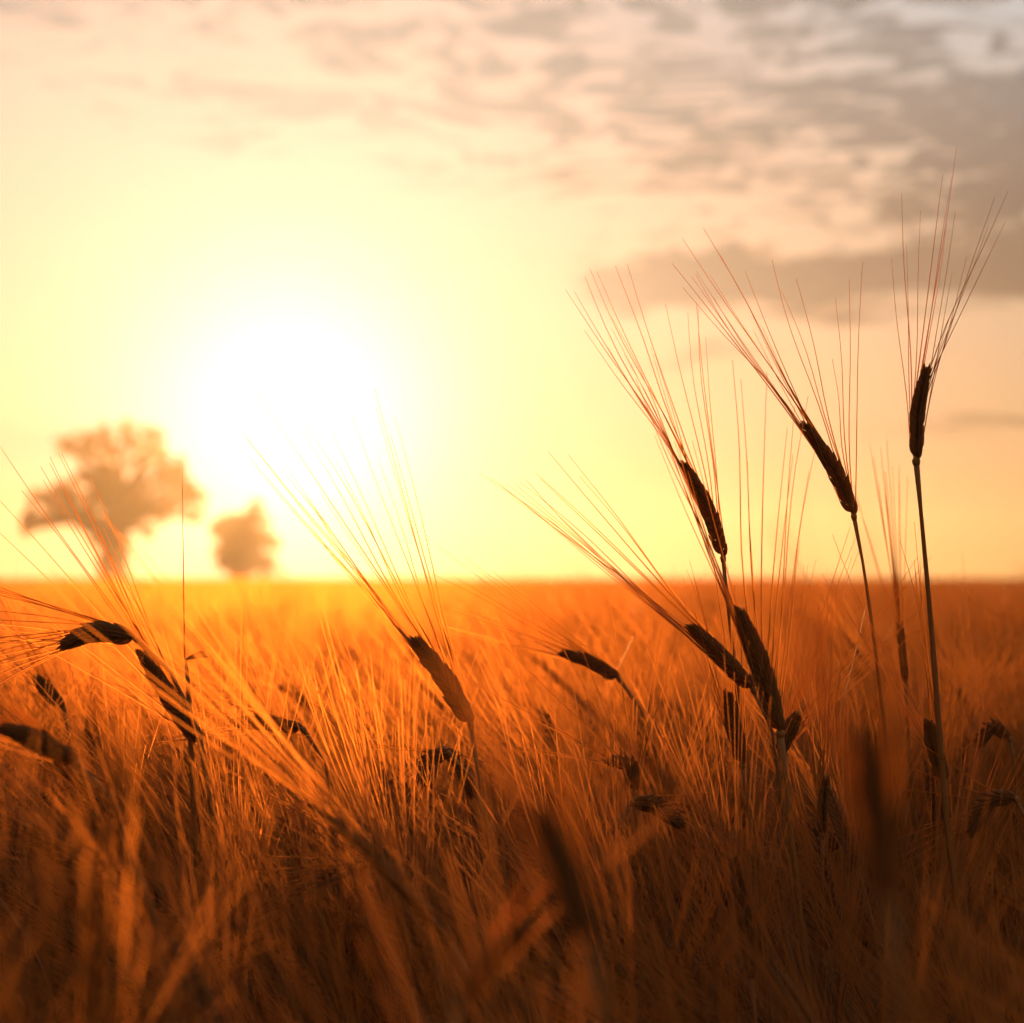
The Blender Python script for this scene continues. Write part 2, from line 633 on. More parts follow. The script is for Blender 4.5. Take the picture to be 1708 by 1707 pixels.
def hero(label, ear_px, d, stem_px=(), roll=0, nk=24, aw=1.0, left=(6, 10), right=(24, 6), jit=1.6, ks=1.0,
         sr=1.0, awn_p=1.0, root=None, leaf=None, d_end=None, dtilt=0.0, skip=0.22, sd=0):
    """one barley plant; ear_px runs base -> tip, stem_px from below the ear downward (photo pixels at distance d)"""
    ks = ks * 0.80
    rnd = np.random.default_rng(1000 + sd + int(ear_px[0][0] * 7 + ear_px[0][1]))
    dd = lambda k_, n_: d if d_end is None else d + (d_end - d) * k_ / max(1, n_ - 1)
    E = [at(x, y, d + dtilt * i) for i, (x, y) in enumerate(ear_px)]
    axis = catmull(E, 12)
    St = [E[0]] + [at(x, y, dd(i + 1, len(stem_px) + 1)) for i, (x, y) in enumerate(stem_px)]
    lastp = St[-1]
    prev = St[-2] if len(St) > 1 else E[1]
    dr = unit(lastp - prev)
    if len(St) == 1:
        dr = unit(E[0] - E[1])
    gx = lastp[0] + np.clip(dr[0] / max(0.2, -dr[2]), -0.35, 0.35) * lastp[2] * 0.45
    gy = lastp[1] + rnd.normal(0, 0.03)
    if root:
        gx, gy = root
    steps = [lastp + dr * 0.10 * (1 if dr[2] < -0.3 else 0.4)]
    St = St + steps + [np.array([gx, gy, 0.25]), np.array([gx, gy, 0.0])]
    base = St[-1]
    thing = bpy.data.objects.new('barley_plant', None)
    thing.empty_display_size = 0.05
    thing.location = base
    COL.objects.link(thing)
    tag(thing, label, 'barley plant', GROUP)
    curve = catmull(St, 34) - base
    cum = np.concatenate([[0], np.cumsum(np.linalg.norm(np.diff(curve, axis=0), axis=1))])
    rr = np.interp(cum, [0, 0.003, 0.008, 0.02, 0.12, 0.5, 1.5], np.array([0.0014, 0.0017, 0.0010, 0.00085, 0.00125, 0.0016, 0.0020]) * sr)
    mb = MB()
    extra = catmull(St[:3], 20)[:6] - base                  # dense knot under the ear
    mb.tube(curve, rr, 6, 0)
    mb.tube(np.stack([curve[0] + (curve[1] - curve[0]) * f for f in (-0.06, 0.0, 0.07, 0.16)]), np.array([0.0010, 0.0019, 0.0017, 0.0009]) * sr, 6, 0)
    link('stem', mb.mesh('stem', MATS), thing)
    for lf in (leaf or []):
        i, azl, ln, dp = lf
        mb = MB()
        leaf_into(mb, rnd, curve[i], azl, ln, droop=dp, w=0.0042)
        link('leaf', mb.mesh('leaf', MATS), thing)
    # ear
    tg = unit(axis[-1] - axis[0])
    S0 = np.cross(VIEW, tg)
    if np.linalg.norm(S0) < 0.05:
        S0 = np.array([1.0, 0, 0])
    S0 = unit(S0)
    S0 = rot_about(S0, tg, R(roll))                         # +S0 is the right side of an upright ear seen from the camera
    mb = MB()
    mb.tube(axis - base, np.interp(np.linspace(0, 1, 12), [0, 0.2, 0.8, 1], [0.0014, 0.0018, 0.0014, 0.0006]) * ks, 5, 1)
    fr = ear_layout(axis, S0, nk, rnd, None)
    for j, (p, T, S, sg, t) in enumerate(fr):
        N = np.cross(T, S)
        for q_ in (-1, 1):
            kernel_geom(mb, p - base + N * q_ * 0.0014 * ks, unit(T + N * q_ * 0.24 + S * sg * 0.16), S, 0.0088 * ks, 0.0011 * ks, 1, 5)
    ear = link('ear', mb.mesh('ear', MATS), thing)
    for j, (p, T, S, sg, t) in enumerate(fr):
        size = (0.66 + 0.42 * math.sin(math.pi * min(1, t * 0.98 + 0.16)) ** 0.8) * ks
        N = np.cross(T, S)
        tilt = R(22 + rnd.normal(0, 2.5)) * (1 - 0.65 * t ** 3) * sg
        Tk = rot_about(T, N, tilt)
        Sk = rot_about(S, N, tilt) * sg
        b = p + S * sg * 0.0012 * ks - base
        o = link('kernel', KER[j % 3], ear)
        o.matrix_local = frame_mat(b, Tk, Sk, (size, size, size))
        if rnd.random() < skip:
            continue
        lim = right if sg > 0 else left
        ang_ = lim[0] * (1 - t) ** awn_p + lim[1] * (1 - (1 - t) ** awn_p) + rnd.normal(0, jit)
        dv = rot_about(T, N, R(ang_) * sg)
        dv = unit(rot_about(dv, S, R(rnd.normal(0, 4))))
        a = link('awn', AWN[int(rnd.integers(0, 10))], ear)
        sc = aw * (rnd.uniform(0.80, 1.12) if rnd.random() > 0.1 else rnd.uniform(0.35, 0.7))
        a.matrix_local = frame_mat(b + Tk * 0.0112 * size, dv, S * sg, (max(0.9, min(sc, 1.1)),) * 2 + (sc,))
    return thing


# ------------------------------------------------------------------ the ears that can be told apart
hero('tall dark ear against the sky, leaning left, on a thin curved stalk', [(1424, 860), (1394, 788), (1339, 702)], 1.25,
     [(1429, 885), (1441, 950), (1457, 1060), (1474, 1200), (1494, 1370)], aw=1.05, left=(2, 5), right=(21, 0), nk=24, d_end=1.27, awn_p=1.6)
hero('rightmost and tallest ear, upright against grey cloud on a thick dark stalk', [(1528, 768), (1531, 690), (1546, 612)], 1.22,
     [(1531, 800), (1543, 930), (1557, 1090), (1568, 1240), (1582, 1400)], aw=0.98, left=(9, 2), right=(12, 14), roll=35, nk=22, sr=1.35, ks=1.18)
hero('narrow ear just above the horizon with its awns fanned upward', [(1206, 930), (1180, 848), (1138, 768)], 1.27,
     [(1208, 962), (1216, 1030), (1228, 1130), (1240, 1210), (1252, 1330)], aw=1.05, left=(1, 3), right=(13, 0), nk=26, ks=0.95)
hero('thick upright ear in front of the horizon cluster, awns rising past the narrow ear', [(1301, 1222), (1268, 1110), (1230, 1012)], 1.16,
     [(1308, 1270), (1318, 1370), (1330, 1490)], aw=1.15, left=(2, 2), right=(22, 16), nk=28, ks=1.15, sr=1.5)
hero('ear slanting left out of the right-hand cluster, long awns reaching far left', [(1256, 1150), (1200, 1092), (1148, 1042)], 1.24,
     [(1284, 1205), (1300, 1300), (1312, 1420)], aw=1.22, left=(3, 3), right=(14, -2), nk=22, ks=1.05)
hero('dark ear hanging below the right-hand cluster on a wavy stalk', [(1238, 1275), (1224, 1210), (1214, 1155)], 1.24,
     [(1243, 1310), (1252, 1380), (1260, 1480)], aw=0.7, left=(6, 4), right=(9, 4), nk=20)
hero('small ear tipped over leftward on a thin arched stalk, right of centre', [(1032, 1132), (985, 1105), (934, 1088)], 1.42,
     [(1050, 1150), (1074, 1195), (1095, 1260), (1110, 1330)], aw=0.95, left=(3, 4), right=(5, 2), nk=20, ks=0.95)
hero('large amber ear leaning left below the sun, left of centre', [(785, 1208), (740, 1132), (690, 1064)], 1.18,
     [(791, 1235), (797, 1290), (812, 1380), (822, 1460)], aw=1.25, left=(3, 4), right=(14, 2), nk=26, ks=1.15)
hero('long slanting ear at left below the arched one, awns streaming up left', [(334, 1242), (280, 1160), (232, 1084)], 1.22,
     [(342, 1275), (352, 1340), (362, 1440)], aw=1.15, left=(18, 9), right=(14, -9), nk=28, ks=1.08, jit=4.0)
hero('arched ear at far left bowed over to the horizontal', [(226, 1064), (165, 1056), (104, 1076)], 1.20,
     [(262, 1090), (296, 1140), (322, 1195), (338, 1250), (350, 1340)], aw=1.0, left=(5, 8), right=(8, 5), nk=24, sr=1.1, ks=1.2)
hero('small drooping ear with shiny back at lower centre, hanging left', [(748, 1256), (722, 1266), (706, 1302)], 1.28,
     [(762, 1262), (785, 1290), (800, 1345)], aw=0.75, left=(14, 8), right=(20, 8), nk=18)
hero('small drooping ear at lower centre hanging to the right, beside the shiny one', [(738, 1248), (764, 1272), (792, 1330)], 1.30,
     [(724, 1262), (719, 1310), (715, 1380)], aw=0.7, left=(25, 8), right=(35, 10), nk=18)
hero('little arched ear on a dark thin stalk, lower right of centre', [(1058, 1320), (1050, 1282), (1016, 1268)], 1.22,
     [(1060, 1345), (1064, 1400), (1070, 1500)], aw=0.75, left=(10, 8), right=(20, 8), nk=18, ks=0.9)
hero('dark ear bowed to the right beneath the little arched ear', [(1052, 1338), (1090, 1345), (1136, 1376)], 1.20,
     [(1030, 1356), (1021, 1400), (1017, 1480)], aw=0.9, left=(10, 4), right=(14, 6), nk=20)
hero('thin edge-on ear with awns crossing the horizon, between the two tall stalks', [(1510, 1140), (1505, 1090), (1500, 1040)], 1.45,
     [(1513, 1180), (1516, 1250), (1522, 1340)], aw=1.0, left=(5, 4), right=(3, 2), roll=80, nk=20, jit=1.5)
hero('dark ear low beside the thick right-hand stalk', [(1574, 1302), (1562, 1258), (1548, 1205)], 1.25,
     [(1577, 1340), (1582, 1400), (1590, 1480)], aw=0.95, left=(12, 14), right=(8, 6), nk=20)
hero('golden ear leaning right with bright backlit awns, right of the cluster', [(1298, 1262), (1310, 1232), (1328, 1196)], 1.30,
     [(1294, 1290), (1296, 1360), (1300, 1440)], aw=0.95, left=(16, 6), right=(26, 12), nk=20, jit=4.0)
hero('ear arching over at the right edge with glinting awns', [(1694, 1332), (1655, 1336), (1618, 1390)], 1.22,
     [(1716, 1350), (1726, 1410), (1730, 1500)], aw=0.9, left=(20, 12), right=(35, 20), nk=22)
hero('small dark hooked ear near the right edge', [(1684, 1232), (1660, 1216), (1632, 1240)], 1.45,
     [(1692, 1260), (1696, 1320), (1698, 1400)], aw=0.8, left=(8, 8), right=(14, 8), nk=18)
hero('slim dark ear leaning left among awns at far left', [(106, 1182), (84, 1158), (62, 1132)], 1.45,
     [(115, 1205), (118, 1260), (124, 1350)], aw=0.9, left=(6, 8), right=(14, 6), nk=20)
hero('blunt upright ear at left below the arched one', [(160, 1268), (155, 1236), (150, 1202)], 1.48,
     [(163, 1300), (166, 1350), (170, 1420)], aw=0.7, left=(8, 4), right=(8, 4), nk=16)
hero('dark ear sloping in from the left edge', [(128, 1272), (66, 1238), (2, 1214)], 0.98,
     [(160, 1300), (196, 1345), (215, 1420)], aw=0.9, left=(8, 8), right=(10, 6), nk=24)
hero('blurred little ear bowed left under the sun', [(512, 1180), (494, 1158), (470, 1146)], 1.75,
     [(520, 1210), (524, 1260), (526, 1330)], aw=0.9, left=(6, 4), right=(6, 4), nk=18)
hero('ear lying almost flat in the tangle left of centre', [(505, 1216), (440, 1206), (382, 1206)], 1.32,
     [(528, 1232), (545, 1280), (552, 1360)], aw=0.9, left=(14, 10), right=(14, 10), nk=20)
hero('slim dark ear standing behind the broad blurred ear at right', [(1372, 1392), (1372, 1350), (1376, 1300)], 1.22,
     [(1372, 1430), (1372, 1480), (1372, 1560)], aw=0.8, left=(7, 4), right=(10, 6), roll=50, nk=20)
hero('drooping ear in the right-hand tangle behind the slim dark ear', [(1442, 1392), (1412, 1392), (1388, 1412)], 1.35,
     [(1458, 1410), (1466, 1460), (1470, 1540)], aw=0.8, left=(20, 10), right=(25, 10), nk=18)
hero('broad blurred dark ear in the near foreground, lower centre', [(985, 1575), (945, 1465), (905, 1350)], 0.45,
     [(1000, 1640), (1010, 1720), (1016, 1820)], aw=0.42, left=(5, 5), right=(9, 6), nk=26, ks=0.72, skip=0.4)
hero('broad blurred upright ear before the tall stalks at right', [(1484, 1500), (1462, 1350), (1440, 1215)], 0.45,
     [(1494, 1580), (1502, 1700), (1508, 1820)], aw=0.42, left=(8, 8), right=(8, 6), nk=26, ks=0.72)
hero('blurred near ear catching the light at the bottom centre, leaning right', [(770, 1670), (815, 1610), (872, 1548)], 0.62,
     [(745, 1720), (730, 1790), (722, 1880)], aw=0.6, left=(8, 6), right=(8, 6), nk=22, ks=0.75, skip=0.6)
hero('faint blurred ear rising between the small tipped ear and the cluster', [(1030, 1215), (1052, 1150), (1080, 1090)], 2.6,
     [(1022, 1250), (1018, 1300), (1016, 1360)], aw=1.1, left=(6, 4), right=(9, 5), nk=20)


# the broken straw with its snapped flag leaf, and the lone upright awn rising from it
def snapped_straw():
    base_top = at(310, 1098, 1.24)
    pts = [base_top, at(311, 1130, 1.24), at(315, 1180, 1.24), at(319, 1250, 1.24)]
    gx, gy = pts[-1][0] + 0.02, pts[-1][1]
    pts += [np.array([gx, gy, 0.4]), np.array([gx, gy, 0.0])]
    base = pts[-1]
    th = bpy.data.objects.new('barley_plant', None)
    th.location = base
    COL.objects.link(th)
    tag(th, 'headless straw with a snapped flag leaf beside the arched ear at left', 'barley plant', GROUP)
    c = catmull(pts, 26) - base
    mb = MB()
    mb.tube(c, np.interp(np.linspace(0, 1, 26), [0, 0.06, 1], [0.0008, 0.0018, 0.0019]), 6, 0)
    link('stem', mb.mesh('stem', MATS), th)
    lp = [at(310, 1100, 1.24), at(322, 1094, 1.235), at(336, 1091, 1.23), at(347, 1096, 1.225)]
    lc = catmull(lp, 8) - base
    mb = MB()
    mb.ribbon(lc, np.array([0.0006, 0.0012, 0.0018, 0.0022, 0.0023, 0.0021, 0.0015, 0.0003]), np.array([0.0, 0.55, 0.83]), 3)
    link('leaf', mb.mesh('leaf', MATS), th)
    ap = catmull([at(308, 1102, 1.24), at(306, 960, 1.25), at(304, 780, 1.26)], 12) - base
    mb = MB()
    mb.tube(ap, np.linspace(0.00045, 0.00012, 12), 4, 2)
    link('awn', mb.mesh('awn', MATS), th)


snapped_straw()

# ------------------------------------------------------------------ further single plants in the sharp part of the crop
HIDDEN = bpy.data.collections.new('crop_sources')          # instance sources of the crop, not linked to the scene


def sources(prefix, kinds, lod):
    out = []
    for i, k in enumerate(kinds):
        r_ = np.random.default_rng(50 * lod + i + 3)
        me = plant_variant(r_, k, lod).mesh('%s_%02d' % (prefix, i), MATS)
        out.append((me, top_of(me)))
    return out


NEARV = sources('plant_near', ['up'] * 8 + ['lean'] * 10 + ['nod'] * 4, 0)
MIDV = sources('plant_mid', ['up'] * 8 + ['lean'] * 6, 1)


def crop_top(x, y, r_):
    """height reached by the awn tips: the crop is a little lower close to the camera"""
    d = y
    h = np.interp(d, [0.3, 0.6, 0.9, 1.2, 1.5, 1.9, 3, 8], [0.826, 0.828, 0.828, 0.842, 0.872, 0.892, 0.908, 0.915])
    h += 0.020 * math.sin(x * 5.1 + y * 2.3) * min(1, d / 2) + 0.018 * math.sin(x * 2.2 - y * 3.7 + 1.0) * min(1, d / 2)
    if d < 1.15:
        h += 0.048 * max(0.0, min(1.0, (0.02 - x) / 0.12))
    return h + r_.normal(0, 0.028 if d < 2.2 else 0.018)


def point_crop(name, label, pts, rots, scl, idx, coll):
    me = bpy.data.meshes.new(name)
    me.from_pydata([tuple(p) for p in pts], [], [])
    a = me.attributes.new('rot', 'FLOAT_VECTOR', 'POINT')
    a.data.foreach_set('vector', np.asarray(rots, dtype=np.float32).ravel())
    a = me.attributes.new('scl', 'FLOAT', 'POINT')
    a.data.foreach_set('value', np.asarray(scl, dtype=np.float32))
    a = me.attributes.new('idx', 'INT', 'POINT')
    a.data.foreach_set('value', np.asarray(idx, dtype=np.int32))
    o = link(name, me)
    tag(o, label, 'barley', kind='stuff')
    ng = bpy.data.node_groups.new(name + '_scatter', 'GeometryNodeTree')
    ng.interface.new_socket('Geometry', in_out='INPUT', socket_type='NodeSocketGeometry')
    ng.interface.new_socket('Geometry', in_out='OUTPUT', socket_type='NodeSocketGeometry')
    gi = ng.nodes.new('NodeGroupInput')
    go = ng.nodes.new('NodeGroupOutput')
    ci = ng.nodes.new('GeometryNodeCollectionInfo')
    ci.inputs['Collection'].default_value = coll
    ci.inputs['Separate Children'].default_value = True
    ci.inputs['Reset Children'].default_value = True
    ip = ng.nodes.new('GeometryNodeInstanceOnPoints')
    ip.inputs['Pick Instance'].default_value = True

    def attr(nm, typ):
        n = ng.nodes.new('GeometryNodeInputNamedAttribute')
        n.data_type = typ
        n.inputs['Name'].default_value = nm
        return n.outputs['Attribute']
    ng.links.new(gi.outputs[0], ip.inputs['Points'])
    ng.links.new(ci.outputs[0], ip.inputs['Instance'])
    ng.links.new(attr('idx', 'INT'), ip.inputs['Instance Index'])
    ng.links.new(attr('rot', 'FLOAT_VECTOR'), ip.inputs['Rotation'])
    ng.links.new(attr('scl', 'FLOAT'), ip.inputs['Scale'])
    ng.links.new(ip.outputs[0], go.inputs[0])
    md = o.modifiers.new('scatter', 'NODES')
    md.node_group = ng
    return o


def coll_of(name, metops):
    c = bpy.data.collections.new(name)
    for i, (me, _) in enumerate(metops):
        o = bpy.data.objects.new('%s_%03d' % (name, i), me)
        c.objects.link(o)
    return c


def lean_dir(x, y):
    """neighbouring plants are blown over the same way"""
    a = 0.9 * math.sin(x * 4.3 + y * 1.9 + 0.6) + 0.7 * math.sin(x * 2.1 - y * 3.3 + 2.0)
    if y < 1.3 and x < 0.06:
        return a * 0.5
    return a + (math.pi if math.sin(x * 5.7 + y * 2.6 + 1.2) + math.sin(x * 3.1 - y * 4.4) > 0.9 else 0.0)


def scatter(y0, y1, dens, margin, variants, seed, rotsd=0.8):
    r_ = np.random.default_rng(seed)
    pts, rots, scl, idx = [], [], [], []
    y = y0
    W = 0.25 * y1 + margin
    n = int(dens * (y1 - y0) * 2 * W)
    for _ in range(n):
        x = r_.uniform(-W, W)
        y = r_.uniform(y0, y1)
        if abs(x) > 0.25 * y + margin:
            continue
        thin = 0.5 + 0.28 * math.sin(x * 9.1 + 2.0 * math.sin(y * 6.3)) + 0.28 * math.sin(y * 11.7 + 1.7 * math.sin(x * 7.9 + 1.0))
        if r_.random() > 0.30 + 0.85 * thin:                # tillers grow in tufts with darker gaps between
            continue
        i = int(r_.integers(0, min(18, len(variants))))
        nod = len(variants) > 18 and y > 1.2 and r_.random() < 0.06
        if nod:
            i = int(r_.integers(18, len(variants)))
        s = (crop_top(x, y, r_) - (0.035 if nod else 0.0)) / variants[i][1]
        pts.append((x, y, 0.0))
        rots.append((r_.normal(0, 0.11), r_.normal(0, 0.11), lean_dir(x, y) + r_.normal(0.0, rotsd) + (math.pi if r_.random() < (0.12 if x > 0.06 or y > 1.3 else 0.03) else 0)))
        scl.append(s)
        idx.append(i)
    return pts, rots, scl, idx


# ~130 plants around the point of focus as single things
def split_plant(r_, kind, meshes):
    pass


SINGLE = []
for i in range(12):
    r_ = np.random.default_rng(400 + i)
    kind = ['up', 'lean', 'up', 'lean', 'lean', 'lean'][i % 6]
    if kind == 'up':
        lean, neck, curl = R(r_.uniform(0, 7)), R(r_.uniform(4, 28)), R(r_.uniform(0, 16))
    elif kind == 'lean':
        lean, neck, curl = R(r_.uniform(3, 10)), R(r_.uniform(30, 55)), R(r_.uniform(4, 25))
    else:
        lean, neck, curl = R(r_.uniform(3, 12)), R(r_.uniform(75, 125)), R(r_.uniform(10, 35))
    stem, ear = plant_curve(r_, r_.uniform(0.70, 0.78), lean, neck, curl, r_.uniform(0.058, 0.078))
    a = MB()
    a.tube(stem, np.interp(np.linspace(0, 1, len(stem)), [0, 0.8, 0.97, 1], [0.0019, 0.0013, 0.0009, 0.0013]), 5, 0)
    full = MB()
    roll = r_.uniform(-1.2, 1.2)
    side = np.array([0, math.cos(roll), math.sin(roll)]) if r_.random() < 0.5 else np.array([1.0, 0.2, 0.4])
    build_ear_joined(full, ear, side, 24, r_, 0, awn_l=r_.uniform(0.10, 0.135), spread=(r_.uniform(12, 24), r_.uniform(3, 9)), awn_r=0.00036)
    V = np.concatenate(full.V)
    parts = []
    for mi in (1, 2):
        f = [ff for ff, m_ in zip(full.F, full.MI) if m_ == mi]
        used = np.unique(np.concatenate([np.array(ff) for ff in f]))
        remap = {int(u): k for k, u in enumerate(used)}
        nb = MB()
        nb.add(V[used], [tuple(remap[int(q_)] for q_ in ff) for ff in f], mi)
        parts.append(nb)
    lf = MB()
    leaf_into(lf, r_, stem[int(r_.integers(14, 21))], r_.uniform(0, 6.28), r_.uniform(0.1, 0.2), droop=r_.uniform(1.2, 2.6), w=0.0024)
    SINGLE.append((a.mesh('stem', MATS), parts[0].mesh('ear', MATS), parts[1].mesh('awn_tuft', MATS), lf.mesh('leaf', MATS), V[:, 2].max()))

r_ = np.random.default_rng(91)
cnt = 0
while cnt < 130:
    y = r_.uniform(1.05, 2.1)
    x = r_.uniform(-0.24 * y, 0.24 * y)
    k = int(r_.integers(0, len(SINGLE)))
    if k % 6 == 5 and y < 1.4:
        continue
    sm, em, am, lm, tp = SINGLE[k]
    th = bpy.data.objects.new('barley_plant', None)
    COL.objects.link(th)
    th.location = (x, y, 0)
    th.rotation_euler = (r_.normal(0, 0.07), r_.normal(0, 0.07), lean_dir(x, y) + r_.normal(0.0, 0.5))
    s = (crop_top(x, y, r_) + 0.022) / tp
    th.scale = (s, s, s)
    tag(th, 'ripe barley plant in the tangled crop, ear level with its neighbours', 'barley plant', 'barley plants in the tangle of the crop')
    link('stem', sm, th)
    e = link('ear', em, th)
    link('leaf', lm, th)
    t_ = link('awn_tuft', am, e)
    t_['kind'] = 'stuff'
    cnt += 1

# ------------------------------------------------------------------ the crop as a mass
cn = coll_of('near_source', NEARV)
p, ro, sc_, ix = scatter(0.50, 2.6, 540, 0.45, NEARV, 21)
point_crop('barley_crop', 'dense tangle of ripe barley filling the foreground', p, ro, sc_, ix, cn)
cm = coll_of('middle_source', MIDV)
p, ro, sc_, ix = scatter(2.6, 8.0, 330, 0.8, MIDV, 22)
point_crop('barley_field', 'soft blurred barley of the middle field', p, ro, sc_, ix, cm)


# far field: patches of many small plants
def patch(seed, size, dens):
    r2 = np.random.default_rng(seed)
    lo = [plant_variant(np.random.default_rng(seed * 10 + i), ['up', 'lean', 'up', 'lean'][i % 4], 2) for i in range(8)]
    Vs = [np.concatenate(m_.V) for m_ in lo]
    out = MB()
    for _ in range(int(size * size * dens)):
        i = int(r2.integers(0, 8))
        a = r2.normal(0, 0.9) + (math.pi if r2.random() < 0.22 else 0)
        c, s = math.cos(a), math.sin(a)
        k_ = r2.normal(0.905, 0.025) / Vs[i][:, 2].max()
        v = Vs[i] * k_
        v2 = np.stack([v[:, 0] * c - v[:, 1] * s + r2.uniform(-size / 2, size / 2), v[:, 0] * s + v[:, 1] * c + r2.uniform(-size / 2, size / 2), v[:, 2]], 1)
        n0 = out.n
        out.V.append(v2)
        out.F.extend([tuple(q_ + n0 for q_ in f) for f in lo[i].F])
        out.MI.extend(lo[i].MI)
        out.n += len(v2)
    return out.mesh('patch', MATS)


P1 = [(patch(60 + i, 1.0, 150), 0.9) for i in range(3)]
P2 = [(patch(70 + i, 3.0, 55), 0.9) for i in range(2)]


def grid_patches(y0, y1, step, margin, nv, seed):
    r2 = np.random.default_rng(seed)
    pts, rots, scl, idx = [], [], [], []
    y = y0 + step / 2
    while y < y1:
        W = 0.25 * y + margin
        x = -W
        while x < W:
            hh = 1.0 + 0.012 * math.sin(x * 0.9 + y * 0.5) + 0.012 * math.sin(x * 0.23 - y * 0.31) + r2.normal(0, 0.008)
            pts.append((x + r2.uniform(-0.1, 0.1), y + r2.uniform(-0.1, 0.1), 0.0))
            rots.append((0, 0, float(r2.integers(0, 2)) * math.pi * 0 + r2.normal(0, 0.12)))
            scl.append(hh)
            idx.append(int(r2.integers(0, nv)))
            x += step
        y += step
    return pts, rots, scl, idx


p, ro, sc_, ix = grid_patches(8.0, 50, 1.0, 2.0, len(P1), 31)
point_crop('distant_barley', 'blurred barley stretching away toward the trees', p, ro, sc_, ix, coll_of('patch_source', P1))
p, ro, sc_, ix = grid_patches(50, 170, 3.0, 6.0, len(P2), 32)
point_crop('farthest_barley', 'thin far strip of barley along the horizon', p, ro, sc_, ix, coll_of('far_patch_source', P2))

# beyond that the crop is only a closed canopy
nx, ny = 90, 50
xs = np.linspace(X0 + 4, X1 - 4, nx)
ys = np.linspace(168, Y1 - 4, ny)
gx_, gy_ = np.meshgrid(xs, ys)
zz = 0.80 + 0.03 * np.sin(gx_ * 0.21 + gy_ * 0.13) + 0.02 * rng.normal(0, 1, gx_.shape)
mb = MB()
fs = [(j * nx + i, j * nx + i + 1, (j + 1) * nx + i + 1, (j + 1) * nx + i) for j in range(ny - 1) for i in range(nx - 1)]
mb.add(np.stack([gx_.ravel(), gy_.ravel(), zz.ravel()], 1), fs, 3)
# skirts down to the soil so that the canopy is a closed body
edge = [(j * nx) for j in range(ny)]
canopy = link('canopy', mb.mesh('canopy', MATS))
tag(canopy, 'closed straw-coloured canopy of the field at the horizon', 'field', kind='structure')


# ------------------------------------------------------------------ trees
def limb(mb, a, b, r0, r1, rnd, sag=0.0, k=7):
    a, b = np.asarray(a, float), np.asarray(b, float)
    n = 6
    u = np.linspace(0, 1, n)[:, None]
    pts = a * (1 - u) + b * u
    off = rnd.normal(0, 0.05, 3) * np.linalg.norm(b - a)
    pts = pts + off * np.sin(u * math.pi) + np.array([0, 0, sag]) * np.sin(u * math.pi)
    mb.tube(pts, np.linspace(r0, r1, n), k, 0)
    return pts


def tree(label, base, clumps, trunk_top, tr, seed, leaf=0.30, per=420):
    rnd = np.random.default_rng(seed)
    th = bpy.data.objects.new('tree', None)
    th.location = base
    COL.objects.link(th)
    tag(th, label, 'tree', 'trees on the horizon')
    mb = MB()
    b0 = np.zeros(3)
    pts = limb(mb, b0, trunk_top, tr, tr * 0.62, rnd, k=9)
    tt = np.asarray(trunk_top)
    for (c, rad) in clumps:
        c = np.asarray(c)
        st = pts[int(rnd.integers(3, 6))]
        mid = (st + c) / 2 + np.array([0, 0, 0.12 * np.linalg.norm(c - st)])
        limb(mb, st, mid, tr * 0.36, tr * 0.2, rnd, k=6)
        e = limb(mb, mid, c, tr * 0.2, tr * 0.05, rnd, k=5)
        for _ in range(5):
            v = unit(rnd.normal(0, 1, 3))
            limb(mb, e[int(rnd.integers(2, 6))], c + v * rad * 0.8, tr * 0.07, tr * 0.02, rnd, k=4)
    link('trunk', mb.mesh('trunk', [M_BARK]), th)
    mb = MB()
    for (c, rad) in clumps:
        n = int(per * (rad / 1.2) ** 2)
        # leaves gather in small sprays inside the clump
        sprays = [np.asarray(c) + unit(rnd.normal(0, 1, 3)) * rad * rnd.uniform(0.35, 1.0) * np.array([1, 1, 0.85]) for _ in range(max(8, n // 26))]
        for _ in range(n):
            s = sprays[int(rnd.integers(0, len(sprays)))]
            p_ = s + rnd.normal(0, rad * 0.10, 3)
            a = unit(rnd.normal(0, 1, 3))
            b_ = unit(np.cross(a, rnd.normal(0, 1, 3)))
            L = leaf * rnd.uniform(0.6, 1.2)
            mb.add([p_, p_ + a * L * 0.5 + b_ * L * 0.28, p_ + a * L, p_ + a * L * 0.5 - b_ * L * 0.28], [(0, 1, 2, 3)], 0)
    cr = link('crown', mb.mesh('crown', [M_FOL], smooth=False), th)
    return th


def tree_from_px(label, foot, blobs, dist, top_px, tr, seed, **kw):
    base = at(foot[0], foot[1], dist)
    base[2] = 0
    rnd = np.random.default_rng(seed + 5)
    k_ = dist * 24 / 50 / 1708
    cl = []
    for (x, y, r) in blobs:
        c = at(x, y, dist) - base
        c[1] += rnd.normal(0, 0.35) * 60 * k_
        cl.append((c, r * k_ * 1.03))
    tree(label, base, cl, at(top_px[0], top_px[1], dist) - base, tr, seed, **kw)


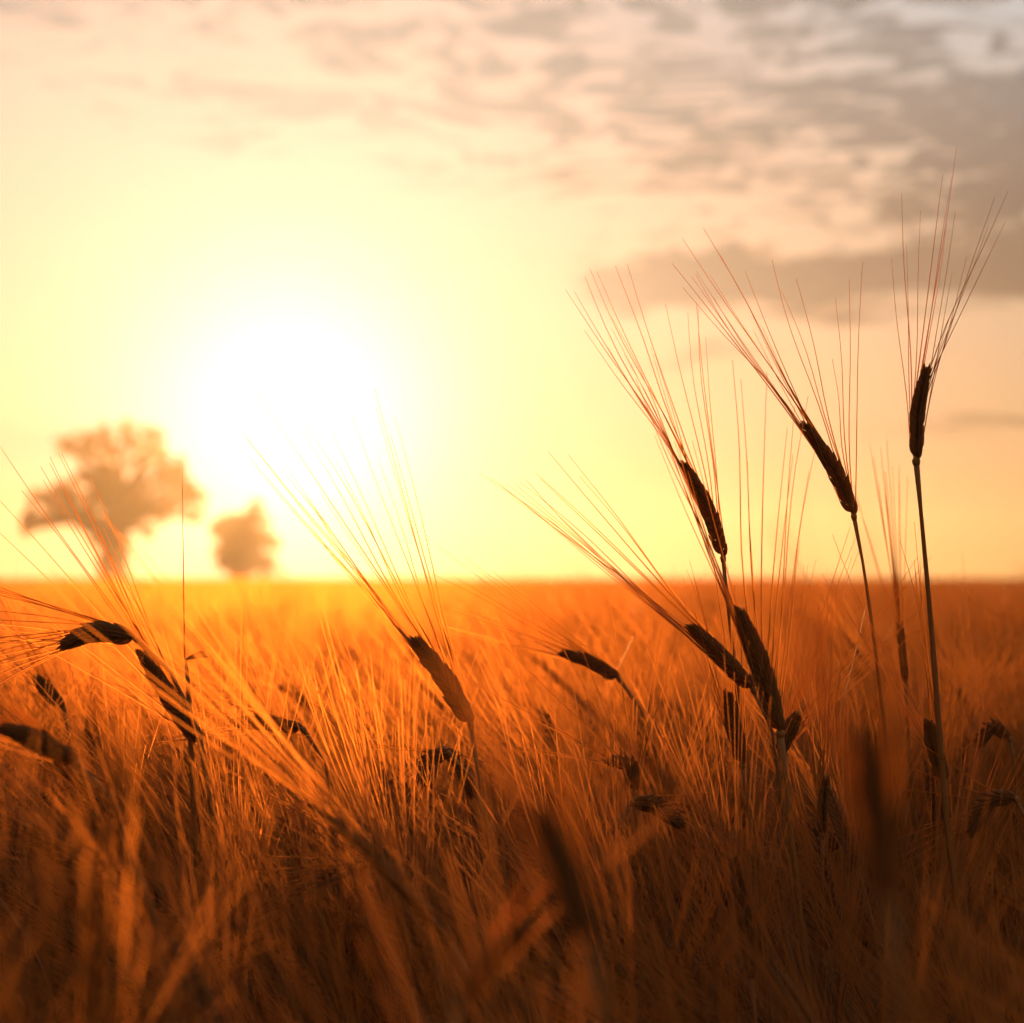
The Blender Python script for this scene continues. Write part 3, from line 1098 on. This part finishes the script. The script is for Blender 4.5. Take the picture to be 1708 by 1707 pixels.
TD = 150.0
tree_from_px('broad blurred tree on the horizon left of the sun', (186, 962),
             [(120, 742, 26), (175, 726, 24), (205, 716, 20), (255, 732, 26), (232, 770, 26), (180, 785, 32), (135, 790, 22), (285, 795, 26),
              (312, 800, 26), (322, 832, 24), (280, 838, 28), (240, 830, 22), (205, 838, 26), (160, 830, 30), (110, 822, 28), (72, 832, 26),
              (60, 862, 26), (46, 884, 16), (90, 868, 20), (135, 866, 22), (180, 872, 24), (222, 868, 20), (262, 860, 18), (318, 862, 18), (192, 750, 18), (280, 765, 16), (160, 898, 18), (212, 900, 18), (240, 884, 16), (190, 815, 26), (150, 760, 18), (172, 938, 12), (204, 936, 12), (188, 920, 14), (150, 852, 24), (100, 850, 24), (245, 800, 24), (300, 775, 18), (215, 745, 22), (150, 735, 20)],
             TD, (190, 872), 1.2, 11, leaf=0.36, per=560)
tree_from_px('smaller hazy tree beside the sun', (398, 962),
             [(395, 868, 26), (425, 862, 22), (428, 842, 12), (385, 895, 26), (420, 895, 26), (440, 890, 16), (390, 925, 22), (415, 925, 24), (375, 940, 16), (400, 948, 16), (425, 946, 14), (385, 954, 12), (374, 880, 20), (446, 905, 18), (448, 935, 16), (366, 918, 16), (440, 952, 12), (405, 880, 24)],
             TD + 14, (402, 905), 0.75, 12, leaf=0.36, per=900)
tree_from_px('low bush at the foot of the hazy tree', (455, 962), [(450, 948, 12), (470, 952, 10), (435, 950, 10)], TD + 16, (455, 950), 0.07, 13, leaf=0.2, per=900)

# ------------------------------------------------------------------ evening haze
hb = MB()
hx0, hx1, hy0, hy1, hz0, hz1 = X0 - 3, X1 + 3, Y0 - 3, Y1 + 3, -1.0, 13.5
hb.add([(hx0, hy0, hz0), (hx1, hy0, hz0), (hx1, hy1, hz0), (hx0, hy1, hz0), (hx0, hy0, hz1), (hx1, hy0, hz1), (hx1, hy1, hz1), (hx0, hy1, hz1)],
       [(3, 2, 1, 0), (4, 5, 6, 7), (0, 1, 5, 4), (1, 2, 6, 5), (2, 3, 7, 6), (3, 0, 4, 7)])
hm = bpy.data.materials.new('evening_haze')
hm.use_nodes = True
ht = hm.node_tree
for n in list(ht.nodes):
    ht.nodes.remove(n)
pv = ht.nodes.new('ShaderNodeVolumePrincipled')
pv.inputs['Color'].default_value = (1.0, 0.86, 0.66, 1)
pv.inputs['Density'].default_value = 0.0014
pv.inputs['Anisotropy'].default_value = 0.74
ho = ht.nodes.new('ShaderNodeOutputMaterial')
ht.links.new(pv.outputs[0], ho.inputs['Volume'])
haze = link('haze', hb.mesh('haze', [hm], smooth=False))
tag(haze, 'thin golden evening haze over the field', 'haze', kind='stuff')
